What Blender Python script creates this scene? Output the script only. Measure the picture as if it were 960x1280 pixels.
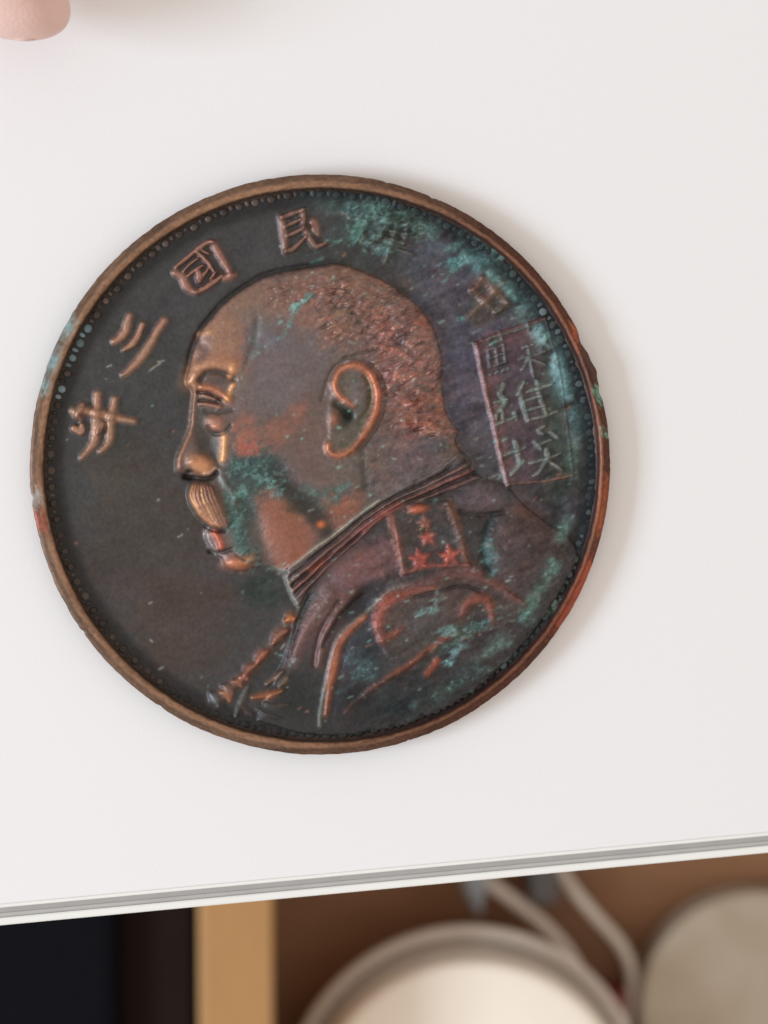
import bpy, bmesh, math, random
import numpy as np
from mathutils import Matrix, Vector

# ---------------------------------------------------------------- scene, camera, light
# one unit is one centimetre
for o in list(bpy.data.objects):
    bpy.data.objects.remove(o, do_unlink=True)
S = bpy.context.scene
S.unit_settings.system = 'METRIC'
S.unit_settings.scale_length = 0.01
COL = S.collection

F = 2200.0                      # focal length, counted in pixels of the 960 x 1280 photograph
NADIR = (300.0, 500.0)          # where a plumb line from the camera meets the picture
COIN_PX = (405.0, 584.5)        # middle of the coin
R = 4.4                         # coin radius (cm)
T = 0.30                        # coin thickness at the rim
DEPTH = R * F / 363.5

zc = np.array([-(NADIR[0] - 480), (NADIR[1] - 640), F]); zc /= np.linalg.norm(zc)   # world up, in camera axes
xc = np.array([1.0, 0, 0]); xc -= zc * xc.dot(zc); xc /= np.linalg.norm(xc)
yc = np.cross(zc, xc)
RWC = np.array([xc, yc, zc])    # camera axes -> world axes
ray0 = RWC @ (np.array([COIN_PX[0] - 480, 640 - COIN_PX[1], -F]) / F * DEPTH)
CAM = np.array([0, 0, T]) - ray0

def at(px, py, z):
    """point at height z seen at a spot of the photograph"""
    d = RWC @ np.array([px - 480, 640 - py, -F])
    t = (z - CAM[2]) / d[2]
    return Vector(CAM + d * t)

cd = bpy.data.cameras.new('camera')
cam = bpy.data.objects.new('camera', cd); COL.objects.link(cam)
cd.sensor_fit = 'VERTICAL'; cd.sensor_height = 24.0; cd.sensor_width = 18.0
cd.lens = F / 1280 * 24.0
cd.clip_start = 0.5; cd.clip_end = 2000
M4 = Matrix([list(RWC[0]) + [CAM[0]], list(RWC[1]) + [CAM[1]], list(RWC[2]) + [CAM[2]], [0, 0, 0, 1]])
cam.matrix_world = M4
cd.dof.use_dof = True
cd.dof.focus_distance = DEPTH
cd.dof.aperture_fstop = cd.lens * 1e-3 / 0.44
S.camera = cam

W = bpy.data.worlds.new('World'); S.world = W; W.use_nodes = True
bg = W.node_tree.nodes['Background']
bg.inputs['Color'].default_value = (1.0, 0.915, 0.835, 1)
bg.inputs['Strength'].default_value = 0.78

def area(name, loc, target, sx, sy, power, col):
    l = bpy.data.lights.new(name, 'AREA'); l.shape = 'RECTANGLE'; l.size = sx; l.size_y = sy
    l.energy = power; l.color = col
    o = bpy.data.objects.new(name, l); COL.objects.link(o)
    o.location = loc
    o.rotation_euler = (Vector(target) - Vector(loc)).to_track_quat('-Z', 'Y').to_euler()
    return o
area('window_light', (-180, -30, 80), (0, -2, 0), 80, 48, 375000, (0.70, 0.85, 1.0))

S.view_settings.view_transform = 'Standard'
S.view_settings.look = 'None'
S.view_settings.gamma = 1.0
S.view_settings.exposure = 0.0

# ---------------------------------------------------------------- helpers
def lin(c):
    c = np.asarray(c, float) / 255.0
    return np.where(c <= 0.04045, c / 12.92, ((c + 0.055) / 1.055) ** 2.4)

def tag(o, label=None, cat=None, group=None, kind=None):
    if label: o['label'] = label
    if cat: o['category'] = cat
    if group: o['group'] = group
    if kind: o['kind'] = kind
    return o

def empty(name, loc=(0, 0, 0)):
    o = bpy.data.objects.new(name, None); COL.objects.link(o); o.location = loc
    o.empty_display_size = 1
    return o

def link(name, me, mat, parent=None):
    o = bpy.data.objects.new(name, me); COL.objects.link(o)
    if mat and not me.materials: me.materials.append(mat)
    if parent: o.parent = parent
    return o

def pydata(name, v, f, smooth=True):
    me = bpy.data.meshes.new(name); me.from_pydata([tuple(p) for p in v], [], f); me.update()
    bm = bmesh.new(); bm.from_mesh(me); bmesh.ops.recalc_face_normals(bm, faces=bm.faces); bm.to_mesh(me); bm.free()
    if smooth: me.polygons.foreach_set('use_smooth', [True] * len(me.polygons))
    return me

def lathe(name, prof, seg=96):
    v, f = [], []
    n = len(prof)
    for i in range(seg):
        a = 2 * math.pi * i / seg
        for r, z in prof: v.append((r * math.cos(a), r * math.sin(a), z))
    for i in range(seg):
        j = (i + 1) % seg
        for k in range(n - 1):
            f.append((i * n + k, j * n + k, j * n + k + 1, i * n + k + 1))
    f.append(tuple(i * n for i in range(seg)))
    f.append(tuple(i * n + n - 1 for i in range(seg)))
    return pydata(name, v, f)

def tube(name, pts, r, seg=12):
    pts = [Vector(p) for p in pts]
    v, f = [], []
    for i, p in enumerate(pts):
        d = (pts[min(i + 1, len(pts) - 1)] - pts[max(i - 1, 0)]).normalized()
        a = d.cross(Vector((0, 0, 1)))
        if a.length < 1e-4: a = Vector((1, 0, 0))
        a.normalize(); b = d.cross(a)
        for k in range(seg):
            t = 2 * math.pi * k / seg
            v.append(p + (a * math.cos(t) + b * math.sin(t)) * r)
    for i in range(len(pts) - 1):
        for k in range(seg):
            l = (k + 1) % seg
            f.append((i * seg + k, i * seg + l, (i + 1) * seg + l, (i + 1) * seg + k))
    f.append(tuple(range(seg))); f.append(tuple((len(pts) - 1) * seg + k for k in range(seg)))
    return pydata(name, v, f)

def catmull(p, closed=False, sub=6):
    p = np.asarray(p, float); n = len(p); out = []
    if n < 3: return p
    rng = range(n) if closed else range(n - 1)
    for i in rng:
        if closed: a, b, c, d = p[i - 1], p[i], p[(i + 1) % n], p[(i + 2) % n]
        else: a, b, c, d = p[max(i - 1, 0)], p[i], p[i + 1], p[min(i + 2, n - 1)]
        for k in range(sub):
            t = k / sub
            out.append(0.5 * (2 * b + (c - a) * t + (2 * a - 5 * b + 4 * c - d) * t * t + (3 * b - a - 3 * c + d) * t ** 3))
    if not closed: out.append(p[-1])
    return np.array(out)

def box(name, lo, hi, bevel, mat, parent=None, rot=0.0, segs=2):
    bm = bmesh.new(); bmesh.ops.create_cube(bm, size=1)
    c = [(a + b) / 2 for a, b in zip(lo, hi)]
    for v in bm.verts:
        v.co = Vector([v.co[i] * (hi[i] - lo[i]) for i in range(3)])
    bmesh.ops.bevel(bm, geom=bm.edges[:], offset=bevel, segments=segs, affect='EDGES', profile=0.5)
    me = bpy.data.meshes.new(name); bm.to_mesh(me); bm.free()
    o = link(name, me, mat, parent); o.location = c; o.rotation_euler.z = rot
    return o

# ---------------------------------------------------------------- materials
def mat(name, base, rough=0.5, metal=0.0, var=0.12, scale=3.0, bump=0.0, bscale=20.0, stretch=(1, 1, 1), alt=None, spec=0.5):
    m = bpy.data.materials.new(name); m.use_nodes = True
    n, l = m.node_tree.nodes, m.node_tree.links
    p = n['Principled BSDF']
    tc = n.new('ShaderNodeTexCoord'); mp = n.new('ShaderNodeMapping'); mp.inputs['Scale'].default_value = stretch
    l.new(tc.outputs['Object'], mp.inputs['Vector'])
    nz = n.new('ShaderNodeTexNoise'); nz.inputs['Scale'].default_value = scale; nz.inputs['Detail'].default_value = 6
    l.new(mp.outputs[0], nz.inputs['Vector'])
    b = lin(base)
    a2 = lin(alt) if alt else b * (1 - var)
    mx = n.new('ShaderNodeMix'); mx.data_type = 'RGBA'
    mx.inputs[6].default_value = (*b, 1); mx.inputs[7].default_value = (*a2, 1)
    l.new(nz.outputs['Fac'], mx.inputs[0])
    l.new(mx.outputs[2], p.inputs['Base Color'])
    p.inputs['Roughness'].default_value = rough; p.inputs['Metallic'].default_value = metal
    p.inputs['Specular IOR Level'].default_value = spec
    if bump:
        nb = n.new('ShaderNodeTexNoise'); nb.inputs['Scale'].default_value = bscale; nb.inputs['Detail'].default_value = 4
        l.new(mp.outputs[0], nb.inputs['Vector'])
        bp = n.new('ShaderNodeBump'); bp.inputs['Strength'].default_value = 1.0; bp.inputs['Distance'].default_value = bump
        l.new(nb.outputs['Fac'], bp.inputs['Height']); l.new(bp.outputs[0], p.inputs['Normal'])
    return m

def coin_material(name, source):
    """copper under patina: tint = colour of the patina and some painted shade, crust = verdigris (matt), as mesh attributes or per bead"""
    m = bpy.data.materials.new(name); m.use_nodes = True
    n, l = m.node_tree.nodes, m.node_tree.links
    p = n['Principled BSDF']
    tc = n.new('ShaderNodeTexCoord')
    if source == 'mesh':
        a = n.new('ShaderNodeAttribute'); a.attribute_name = 'tint'; col = a.outputs['Color']
        c = n.new('ShaderNodeAttribute'); c.attribute_name = 'crust'; cr = c.outputs['Fac']
    else:
        a = n.new('ShaderNodeObjectInfo'); col = a.outputs['Color']; cr = a.outputs['Alpha']
    nz = n.new('ShaderNodeTexNoise'); nz.inputs['Scale'].default_value = 14; nz.inputs['Detail'].default_value = 8; nz.inputs['Roughness'].default_value = 0.65
    l.new(tc.outputs['Object'], nz.inputs['Vector'])
    mr = n.new('ShaderNodeMapRange'); mr.inputs[1].default_value = 0.3; mr.inputs[2].default_value = 0.7
    mr.inputs[3].default_value = 0.82; mr.inputs[4].default_value = 1.18
    l.new(nz.outputs['Fac'], mr.inputs[0])
    mul = n.new('ShaderNodeVectorMath'); mul.operation = 'SCALE'
    l.new(col, mul.inputs[0]); l.new(mr.outputs[0], mul.inputs['Scale'])
    l.new(mul.outputs[0], p.inputs['Base Color'])
    m1 = n.new('ShaderNodeMapRange'); m1.inputs[3].default_value = 0.55; m1.inputs[4].default_value = 0.0
    l.new(cr, m1.inputs[0]); l.new(m1.outputs[0], p.inputs['Metallic'])
    m2 = n.new('ShaderNodeMapRange'); m2.inputs[3].default_value = 0.50; m2.inputs[4].default_value = 0.8
    l.new(cr, m2.inputs[0])
    rn = n.new('ShaderNodeTexNoise'); rn.inputs['Scale'].default_value = 5; rn.inputs['Detail'].default_value = 6
    l.new(tc.outputs['Object'], rn.inputs['Vector'])
    ra = n.new('ShaderNodeMath'); ra.operation = 'MULTIPLY_ADD'; ra.inputs[1].default_value = 0.25
    l.new(rn.outputs['Fac'], ra.inputs[0]); 
    sb = n.new('ShaderNodeMath'); sb.operation = 'SUBTRACT'; sb.inputs[1].default_value = 0.12
    l.new(m2.outputs[0], sb.inputs[0]); l.new(sb.outputs[0], ra.inputs[2])
    l.new(ra.outputs[0], p.inputs['Roughness'])
    p.inputs['Specular IOR Level'].default_value = 0.35
    nb = n.new('ShaderNodeTexNoise'); nb.inputs['Scale'].default_value = 26; nb.inputs['Detail'].default_value = 6; nb.inputs['Roughness'].default_value = 0.7
    l.new(tc.outputs['Object'], nb.inputs['Vector'])
    bp = n.new('ShaderNodeBump'); bp.inputs['Strength'].default_value = 1.0; bp.inputs['Distance'].default_value = 0.0045
    l.new(nb.outputs['Fac'], bp.inputs['Height']); l.new(bp.outputs[0], p.inputs['Normal'])
    return m

M_COIN = coin_material('patinated_copper', 'mesh')
M_BEAD = coin_material('patinated_copper_bead', 'object')
M_WHITE = mat('white_laminate', (240, 237, 237), 0.42, var=0.09, scale=42, bump=0.002, bscale=36)
M_LIP = mat('white_edge', (238, 236, 231), 0.4, var=0.05, scale=2)
M_BAND = mat('grey_edge_band', (172, 168, 165), 0.45, var=0.2, scale=3, stretch=(1, 1, 1))
M_BAND2 = mat('pale_grey_edge_band', (190, 186, 183), 0.45, var=0.25, scale=2.2)
M_SKIN = mat('skin', (234, 196, 184), 0.55, var=0.18, scale=2.5, bump=0.01, bscale=18)
M_SKIN.node_tree.nodes['Principled BSDF'].inputs['Subsurface Weight'].default_value = 0.15
M_SKIN.node_tree.nodes['Principled BSDF'].inputs['Subsurface Radius'].default_value = (0.35, 0.12, 0.06)
M_WOOD = mat('pale_wood', (186, 138, 84), 0.5, var=0.25, scale=1.2, stretch=(6, 0.5, 1))
M_BROWN = mat('brown_wood', (142, 98, 64), 0.6, var=0.35, scale=0.5, stretch=(0.4, 3, 1))
M_NAVY = mat('dark_navy_cloth', (20, 20, 26), 0.9, var=0.3, scale=2, spec=.05)
M_DARK = mat('dark_brown_wood', (38, 27, 23), 0.8, var=0.3, scale=1, stretch=(3, .4, 1), spec=.1)
M_CREAM = mat('cream_plastic', (250, 238, 222), 0.5, var=0.04, scale=1)
M_GREYW = mat('grey_white_plastic', (212, 200, 188), 0.5, var=0.1, scale=1)
M_CABLE = mat('beige_cable', (210, 196, 182), 0.5, var=0.1, scale=2)
M_METAL = mat('dull_metal', (186, 172, 156), 0.36, metal=0.35, var=0.25, scale=0.5, alt=(156, 138, 114))
M_RED = mat('dark_red_card', (128, 22, 34), 0.6, var=0.2, scale=2)
M_PALE = mat('warm_grey_plastic', (186, 174, 162), 0.5, var=0.15, scale=2)
M_SLATE = mat('slate_plastic', (84, 78, 76), 0.5, var=0.15, scale=2)

# ---------------------------------------------------------------- setting: white top and what lies under it
E0 = at(0, 1131, 0); E1 = at(960, 1041, 0)
ed = (E1 - E0).normalized(); en = Vector((ed.y, -ed.x, 0))       # along the edge, outward
if en.y > 0: en = -en
PX = R / 363.5

def extrude(name, prof, s0, s1, m, parent=None, smooth=False, steps=1):
    n = len(prof); v, f = [], []
    for i in range(steps + 1):
        s = s0 + (s1 - s0) * i / steps
        for o_, z in prof: v.append(E0 + ed * s + en * o_ + Vector((0, 0, z)))
    for i in range(steps):
        for k in range(n):
            l = (k + 1) % n
            f.append((i * n + k, i * n + l, (i + 1) * n + l, (i + 1) * n + k))
    f.append(tuple(range(n))); f.append(tuple(steps * n + k for k in range(n)))
    return link(name, pydata(name, v, f, smooth), m, parent)

top = extrude('table_top', [(-34, 0), (-0.06, 0), (-0.03, -0.004), (-0.008, -0.018), (0.0, -0.04), (0.0, -1.6), (-34, -1.6)], -22, 34, M_WHITE)
tag(top, 'white smooth table top under the coin', kind='structure')
# upper edge strip, grey band, lower lip
extrude('edge_strip', [(0.002, -0.036), (0.02, -0.030), (0.045, -0.033), (0.060, -0.05), (0.066, -0.08), (0.066, -1.5), (0.002, -1.5)], -22, 34, M_LIP, top)
extrude('edge_band', [(0.068, -0.075), (0.10, -0.078), (0.148, -0.095), (0.152, -0.12), (0.152, -1.4), (0.068, -1.4)], -22, 34, M_BAND, top)
extrude('edge_band', [(0.154, -0.105), (0.165, -0.098), (0.21, -0.115), (0.238, -0.15), (0.238, -1.4), (0.154, -1.4)], -22, 34, M_BAND2, top)
extrude('edge_lip', [(0.240, -0.135), (0.26, -0.122), (0.335, -0.130), (0.365, -0.16), (0.375, -0.3), (0.36, -1.3), (0.240, -1.3)], -22, 34, M_LIP, top)

fl = box('lower_shelf', (-60, -70, -42), (70, 30, -40), 0.1, M_BROWN); tag(fl, 'brown wooden shelf far below the table top', kind='structure')

p = at(295, 1250, -31)
b = empty('wooden_board', (p.x, p.y, -40))
bw = box('board', (p.x - 1.24, p.y - 16, -40), (p.x + 1.24, p.y + 9, -31), 0.12, M_WOOD); bw.parent = b; bw.location -= Vector(b.location)
tag(b, 'upright pale wooden board below the table edge', 'board')

p = at(202, 1250, -35); q = at(150, 1250, -35); r_ = at(250, 1250, -35)
o = box('dark_wooden_panel', (q.x, p.y - 18, -40), (r_.x - .2, p.y + 9, -35), 0.15, M_DARK)
tag(o, 'dark brown wooden panel left of the pale board', 'panel')
q = at(155, 1250, -34)
o = box('navy_storage_box', (q.x - 14, q.y - 14, -40), (q.x - .15, q.y + 9, -34), 0.5, M_NAVY)
tag(o, 'dark navy cloth box at the lower left corner', 'box')

# white canister with cream lid
c = at(588, 1407, -35)
can = empty('canister', (c.x, c.y, -40))
rl = 213 / F * (CAM[2] + 35)
lid = link('lid', lathe('lid', [(0.0001, 5.05), (rl * .6, 5.04), (rl - .25, 5.0), (rl - .06, 4.93), (rl, 4.78), (rl, 4.2), (rl - .1, 4.1), (.0001, 4.1)]), M_CREAM, can)
rb = 238 / F * (CAM[2] + 36.5)
body = link('body', lathe('body', [(0.0001, 4.08), (rl - .3, 4.08), (rl + .1, 3.8), (rb - .55, 3.2), (rb - .65, 2.5), (rb - 1.0, 0.02), (.0001, 0.02)]), M_PALE, can)
rim_ = link('collar_ring', lathe('collar_ring', [(rb - .5, 3.25), (rb - .35, 3.5), (rb - .1, 3.5), (rb, 3.3), (rb - .05, 3.0), (rb - .4, 2.9), (rb - .5, 3.25)], 96), M_GREYW, body)
tag(can, 'round canister with a wide cream lid below the table', 'canister')

# cables
def cable(pts, z0, z1, label, r=0.19):
    w = [at(px, py, z0 + (z1 - z0) * i / (len(pts) - 1)) for i, (px, py) in enumerate(pts)]
    w = catmull([list(a) for a in w], sub=8)
    o = link('cable', tube('cable', w, r), M_CABLE); tag(o, label, 'cable', 'beige cables under the table')
cable([(560, 1060), (612, 1104), (668, 1146), (706, 1186), (730, 1226), (752, 1272), (775, 1330)], -38.5, -38.5, 'beige cable curving close round the canister', .27)
cable([(690, 1070), (712, 1106), (745, 1146), (775, 1180), (790, 1215), (787, 1255), (775, 1320)], -39, -39, 'beige cable running between the canister and the metal tin', .24)

# round tin on the right
c = at(945, 1262, -38.2)
tin = empty('round_tin', (c.x, c.y, -40))
rt = 155 / F * (CAM[2] + 38.2)
tl = link('lid', lathe('lid', [(.0001, 1.7), (rt * .7, 1.72), (rt - .25, 1.8), (rt - .12, 1.78), (rt, 1.65), (rt, 1.2), (.0001, 1.2)]), M_METAL, tin)
tb = link('body', lathe('body', [(.0001, 1.18), (rt - .1, 1.18), (rt - .1, .02), (.0001, .02)]), M_METAL, tin)
tag(tin, 'grey round metal tin at the lower right corner', 'tin')

p = at(766, 1250, -38.8)
o = box('red_card_box', (p.x - .5, p.y - 1.6, -40), (p.x + .6, p.y + .25, -38.8), .08, M_RED); tag(o, 'small dark red box between the cables', 'box')
p = at(680, 1120, -38)
ad = box('power_adapter', (p.x - .6, p.y - .4, -40), (p.x + .5, p.y + 3, -38), .25, M_SLATE, rot=.1); tag(ad, 'grey power adapter behind the cables', 'adapter')
p = at(592, 1112, -38)
o = link('plug', lathe('plug', [(.0001, 1.3), (.14, 1.25), (.2, .9), (.5, .2), (.5, -1.5), (.0001, -1.5)], 24), mat('pale_blue_plastic', (140, 146, 152), .4, var=.1)); o.location = (p.x, p.y + .3, -38); o.rotation_euler = (1.5, 0, .15)
tag(o, 'small pale plug tip showing above the canister', 'plug')

# ---------------------------------------------------------------- the coin: relief sheet
K = R / 363.5                   # one relief unit (about one photo pixel) in cm
ZF = T - 12 * K                 # height of the field
STEP = 0.8
HALF = 352
ax = np.arange(-HALF, HALF + STEP * .5, STEP)
NX = len(ax)
U, V = np.meshgrid(ax, ax)      # V grows upward
rng = np.random.default_rng(7)
random.seed(7)

def P(pts):
    """photo pixels -> relief units on the coin face"""
    out = []
    for x, y in pts:
        w = at(x, y, T - 4 * K)
        out.append((w.x / K, w.y / K))
    return np.array(out)

def noise(scale, seed, octaves=4, ang=0.0, stretch=1.0, rough=.5):
    """fractal value noise on the sheet, about -1..1"""
    r = np.random.default_rng(seed)
    ca, sa = math.cos(ang), math.sin(ang)
    a = (U * ca + V * sa) / stretch; b = -U * sa + V * ca
    out = np.zeros_like(U); amp = 1; tot = 0
    for o_ in range(octaves):
        g = r.random((256, 256)) * 2 - 1
        s = scale / 2 ** o_
        x = a / s + 1000.37; y = b / s + 1000.71
        xi = np.floor(x).astype(int); yi = np.floor(y).astype(int)
        fx = x - xi; fy = y - yi
        fx = fx * fx * (3 - 2 * fx); fy = fy * fy * (3 - 2 * fy)
        x0 = xi % 256; x1 = (xi + 1) % 256; y0 = yi % 256; y1 = (yi + 1) % 256
        out += amp * ((g[y0, x0] * (1 - fx) + g[y0, x1] * fx) * (1 - fy) + (g[y1, x0] * (1 - fx) + g[y1, x1] * fx) * fy)
        tot += amp; amp *= rough
    return out / tot * 1.8

def blur(a, sig):
    n = a.shape[0]; f = np.fft.rfftfreq(n * 2, STEP); g = np.fft.fftfreq(n * 2, STEP)
    k = np.exp(-2 * (math.pi * sig) ** 2 * (g[:, None] ** 2 + f[None] ** 2))
    p_ = np.pad(a, ((0, n), (0, n)), mode='symmetric')
    return np.fft.irfft2(np.fft.rfft2(p_) * k, p_.shape)[:n, :n]

UW = U + .8 * noise(26, 31, 3) + .3 * noise(5, 32, 2)
VW = V + .8 * noise(26, 33, 3) + .3 * noise(5, 34, 2)

def sm(e0, e1, x):
    t = np.clip((x - e0) / (e1 - e0), 0, 1)
    return t * t * (3 - 2 * t)

H = np.zeros_like(U)
C = np.zeros(U.shape + (3,))
CR = np.zeros_like(U)           # verdigris crust
PART = np.zeros(U.shape, np.int16)
PARTS = {}                      # name id -> (name, parent id, label)
def part(name, parent=None, label=None):
    i = len(PARTS); PARTS[i] = (name, parent, label); return i
P_FIELD = part('field')

def window(pts, pad):
    lo = pts.min(0) - pad; hi = pts.max(0) + pad
    i0 = max(int((lo[0] + HALF) / STEP), 0); i1 = min(int((hi[0] + HALF) / STEP) + 2, NX)
    j0 = max(int((lo[1] + HALF) / STEP), 0); j1 = min(int((hi[1] + HALF) / STEP) + 2, NX)
    return slice(j0, j1), slice(i0, i1)

def polydist(x, y, pts, closed=False):
    n = len(pts); d = np.full(x.shape, 1e9); s = np.zeros(x.shape)
    m = n if closed else n - 1
    for i in range(m):
        a = pts[i]; b = pts[(i + 1) % n]
        e = b - a; L = max(e.dot(e), 1e-9)
        t = np.clip(((x - a[0]) * e[0] + (y - a[1]) * e[1]) / L, 0, 1)
        q = (x - a[0] - e[0] * t) ** 2 + (y - a[1] - e[1] * t) ** 2
        k = q < d
        d = np.where(k, q, d); s = np.where(k, (i + t) / m, s)
    return np.sqrt(d), s

def inside(x, y, pts):
    r = np.zeros(x.shape, bool); n = len(pts)
    for i in range(n):
        a = pts[i]; b = pts[i - 1]
        if a[1] == b[1]: continue
        k = ((a[1] > y) != (b[1] > y)) & (x < (b[0] - a[0]) * (y - a[1]) / (b[1] - a[1]) + a[0])
        r ^= k
    return r

def sdf(pts, pad=30, sub=6, smooth=True):
    q = P(pts)
    if smooth: q = catmull(q, True, sub)
    w = window(q, pad)
    x, y = UW[w], VW[w]
    d, _ = polydist(x, y, q, True)
    return w, np.where(inside(x, y, q), d, -d)

def paint(w, mask, col, crust=None):
    m = np.clip(mask, 0, 1)
    C[w] = C[w] * (1 - m[..., None]) + lin(col) * m[..., None]
    if crust is not None: CR[w] = CR[w] * (1 - m) + crust * m

def stroke(pts, w=6, h=3, col=None, a=1.0, part=None, soft=2.0, taper=(1, 1), bell=False, raw=False, crust=None, flat=False):
    """raised (h>0) or cut (h<0) line"""
    if not bell and h > 2 and soft > 4.5: soft, h = soft * 1.5, h * .82
    q = pts if raw else P(pts)
    q = catmull(q, False, 5) if len(q) > 2 else q
    win = window(q, w + soft + 3)
    x, y = UW[win], VW[win]
    d, s = polydist(x, y, q)
    wl = w * (taper[0] * (1 - s) + taper[1] * s)
    wl = np.where(s < .5, w * (taper[0] + (1 - taper[0]) * np.minimum(s * 2.5, 1)), w * (taper[1] + (1 - taper[1]) * np.minimum((1 - s) * 2.5, 1)))
    if bell: m = np.exp(-(d / (wl * .5)) ** 2 * .95)
    else:
        m = sm(wl * .5 + soft * .5, wl * .5 - soft * .5, d)
        if not flat: m = m * (0.78 + 0.22 * np.clip(1 - (d / np.maximum(wl * .5, .1)) ** 2, 0, 1))
    H[win] += h * m
    if col is not None: paint(win, m * a, col, crust)
    if part is not None: PART[win] = np.where(m > .25, part, PART[win])
    return win, m

def blob(c, rx, ry, rot=0, h=0, col=None, a=1.0, part=None, pw=1.0, crust=None):
    q = P([c]); win = window(q, max(rx, ry) * 2.2 + 3)
    x, y = UW[win] - q[0, 0], VW[win] - q[0, 1]
    t = math.radians(rot); ca, sa = math.cos(t), math.sin(t)
    e = ((x * ca + y * sa) / rx) ** 2 + ((-x * sa + y * ca) / ry) ** 2
    m = np.exp(-(e ** pw))
    H[win] += h * m
    if col is not None: paint(win, m * a, col, crust)
    if part is not None: PART[win] = np.where(e < 1, part, PART[win])
    return win, m

ALL = (slice(None), slice(None))
def poly(pts, col, a=.9, soft=4.0, h=0.0, rag=1.0, crust=None, dome=0.0):
    w, d = sdf(pts, 26)
    dn = d + rag * (2.6 * n_fine[w] + 2.0 * n_gr[w])
    m = sm(-soft, soft, dn) * a * np.clip(.82 + .35 * n_fine[w] + .3 * n_gr[w] + .25 * n_mid[w], .25, 1)
    paint(w, m, col, crust)
    H[w] += h * sm(-soft * 2, soft * 2, d) + dome * (1 - np.exp(-np.clip(d, 0, None) / 12.0))
RR = np.hypot(U, V)
n_big = noise(150, 1, 4); n_mid = noise(45, 2, 5); n_fine = noise(12, 3, 4); n_str = noise(9, 4, 3, math.radians(25), 3.5)
n_vein = noise(30, 5, 5, math.radians(25), 1.8)
n_gr = noise(5, 6, 3, math.radians(25), 2.2, .7)
UB = U + 9 * noise(40, 41, 4) + 4 * n_gr; VB = V + 9 * noise(40, 42, 4) + 2 * n_gr

# field: dark bronze, browner below left, purple grey on the right
C[:] = lin((71, 70, 70))
def tintblob(c, rx, ry, rot, col, a, thr=0.0, nz=None, crust=None):
    q = P([c]); x, y = UB - q[0, 0], VB - q[0, 1]
    t = math.radians(rot); ca, sa = math.cos(t), math.sin(t)
    e = np.sqrt(((x * ca + y * sa) / rx) ** 2 + ((-x * sa + y * ca) / ry) ** 2)
    n_ = (n_mid * .55 + n_fine * .3) if nz is None else nz
    m = sm(1.25, .55, e + n_ * .45 + thr) * a
    paint(ALL, m, col, crust)
    return m
tintblob((190, 690), 95, 130, 0, (78, 68, 64), .7)
tintblob((230, 780), 70, 80, 20, (84, 68, 62), .55)
tintblob((140, 600), 40, 40, 0, (84, 72, 66), .5)
tintblob((590, 450), 70, 190, 12, (84, 80, 92), .95)
tintblob((690, 640), 60, 60, 0, (76, 72, 82), .8)
tintblob((690, 520), 42, 130, 10, (56, 66, 58), .8)
tintblob((640, 740), 120, 120, 30, (50, 58, 56), .9)
tintblob((540, 880), 160, 60, 15, (40, 46, 46), .9)
tintblob((650, 330), 110, 40, -45, (42, 62, 60), .9)
tintblob((330, 740), 34, 26, -30, (48, 58, 52), .8)
calm = (.35 + .65 * sm(-60, 100, U))
C *= (1 + 0.10 * n_mid + calm * (0.10 * n_fine + .05 * n_str))[..., None]
H += 0.30 * n_mid + calm * (.22 * n_fine + .14 * n_str)
H += 2.2 * sm(300, 350, RR)
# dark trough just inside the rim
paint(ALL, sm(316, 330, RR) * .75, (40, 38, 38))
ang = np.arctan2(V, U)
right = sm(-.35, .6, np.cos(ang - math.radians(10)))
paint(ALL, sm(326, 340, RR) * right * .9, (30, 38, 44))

# ---- portrait
HEAD = [(400, 332), (366, 337.5), (335, 345), (312, 356.5), (294, 367.5), (277, 382.5), (260, 401), (248, 420), (240.6, 438), (238, 453),
        (234, 468), (233.5, 479), (239, 484.5), (241.5, 492), (241, 504), (239.5, 521), (236.5, 539), (228, 556), (221, 572), (218.5, 584), (221.5, 591),
        (231, 593), (243, 596), (240, 602), (235, 610), (233, 619), (236.5, 632), (244, 644), (255, 654.5), (255.5, 664), (261, 680), (270, 692),
        (277, 698), (281, 706), (290, 713), (306, 714), (322, 709), (338, 711), (352, 717), (362, 724), (385, 712), (430, 680), (480, 645), (540, 610), (590, 585),
        (572, 556), (571, 546), (574, 539), (567, 529), (558, 514), (556, 500), (554, 476), (552, 445), (547, 420), (536, 399), (523, 382),
        (505, 368), (488, 355), (469, 346), (449, 336.5), (422, 329.5)]
JACKET = [(356, 720), (385, 700), (430, 670), (480, 637), (540, 604), (578, 572), (590, 590), (605, 597), (632, 606), (655, 630), (685, 653),
          (712, 672), (722, 700), (700, 745), (660, 800), (600, 860), (530, 900), (450, 918), (390, 920), (330, 905), (322, 895), (338, 862), (352, 830), (362, 800), (366, 776), (371, 755)]
P_HEAD = part('head'); P_UNI = part('uniform')
w, d = sdf(JACKET)
ins = d > 0
dj = np.clip(d, 0, None)
H[w] += sm(-1.5, 3.0, d) * 2.0 + 4.5 * (1 - np.exp(-dj / 12.0)) + 2.5 * (1 - np.exp(-dj / 70.))
paint(w, sm(-2, 3, d), (66, 62, 62))
PART[w] = np.where(d > -1, P_UNI, PART[w])

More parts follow.
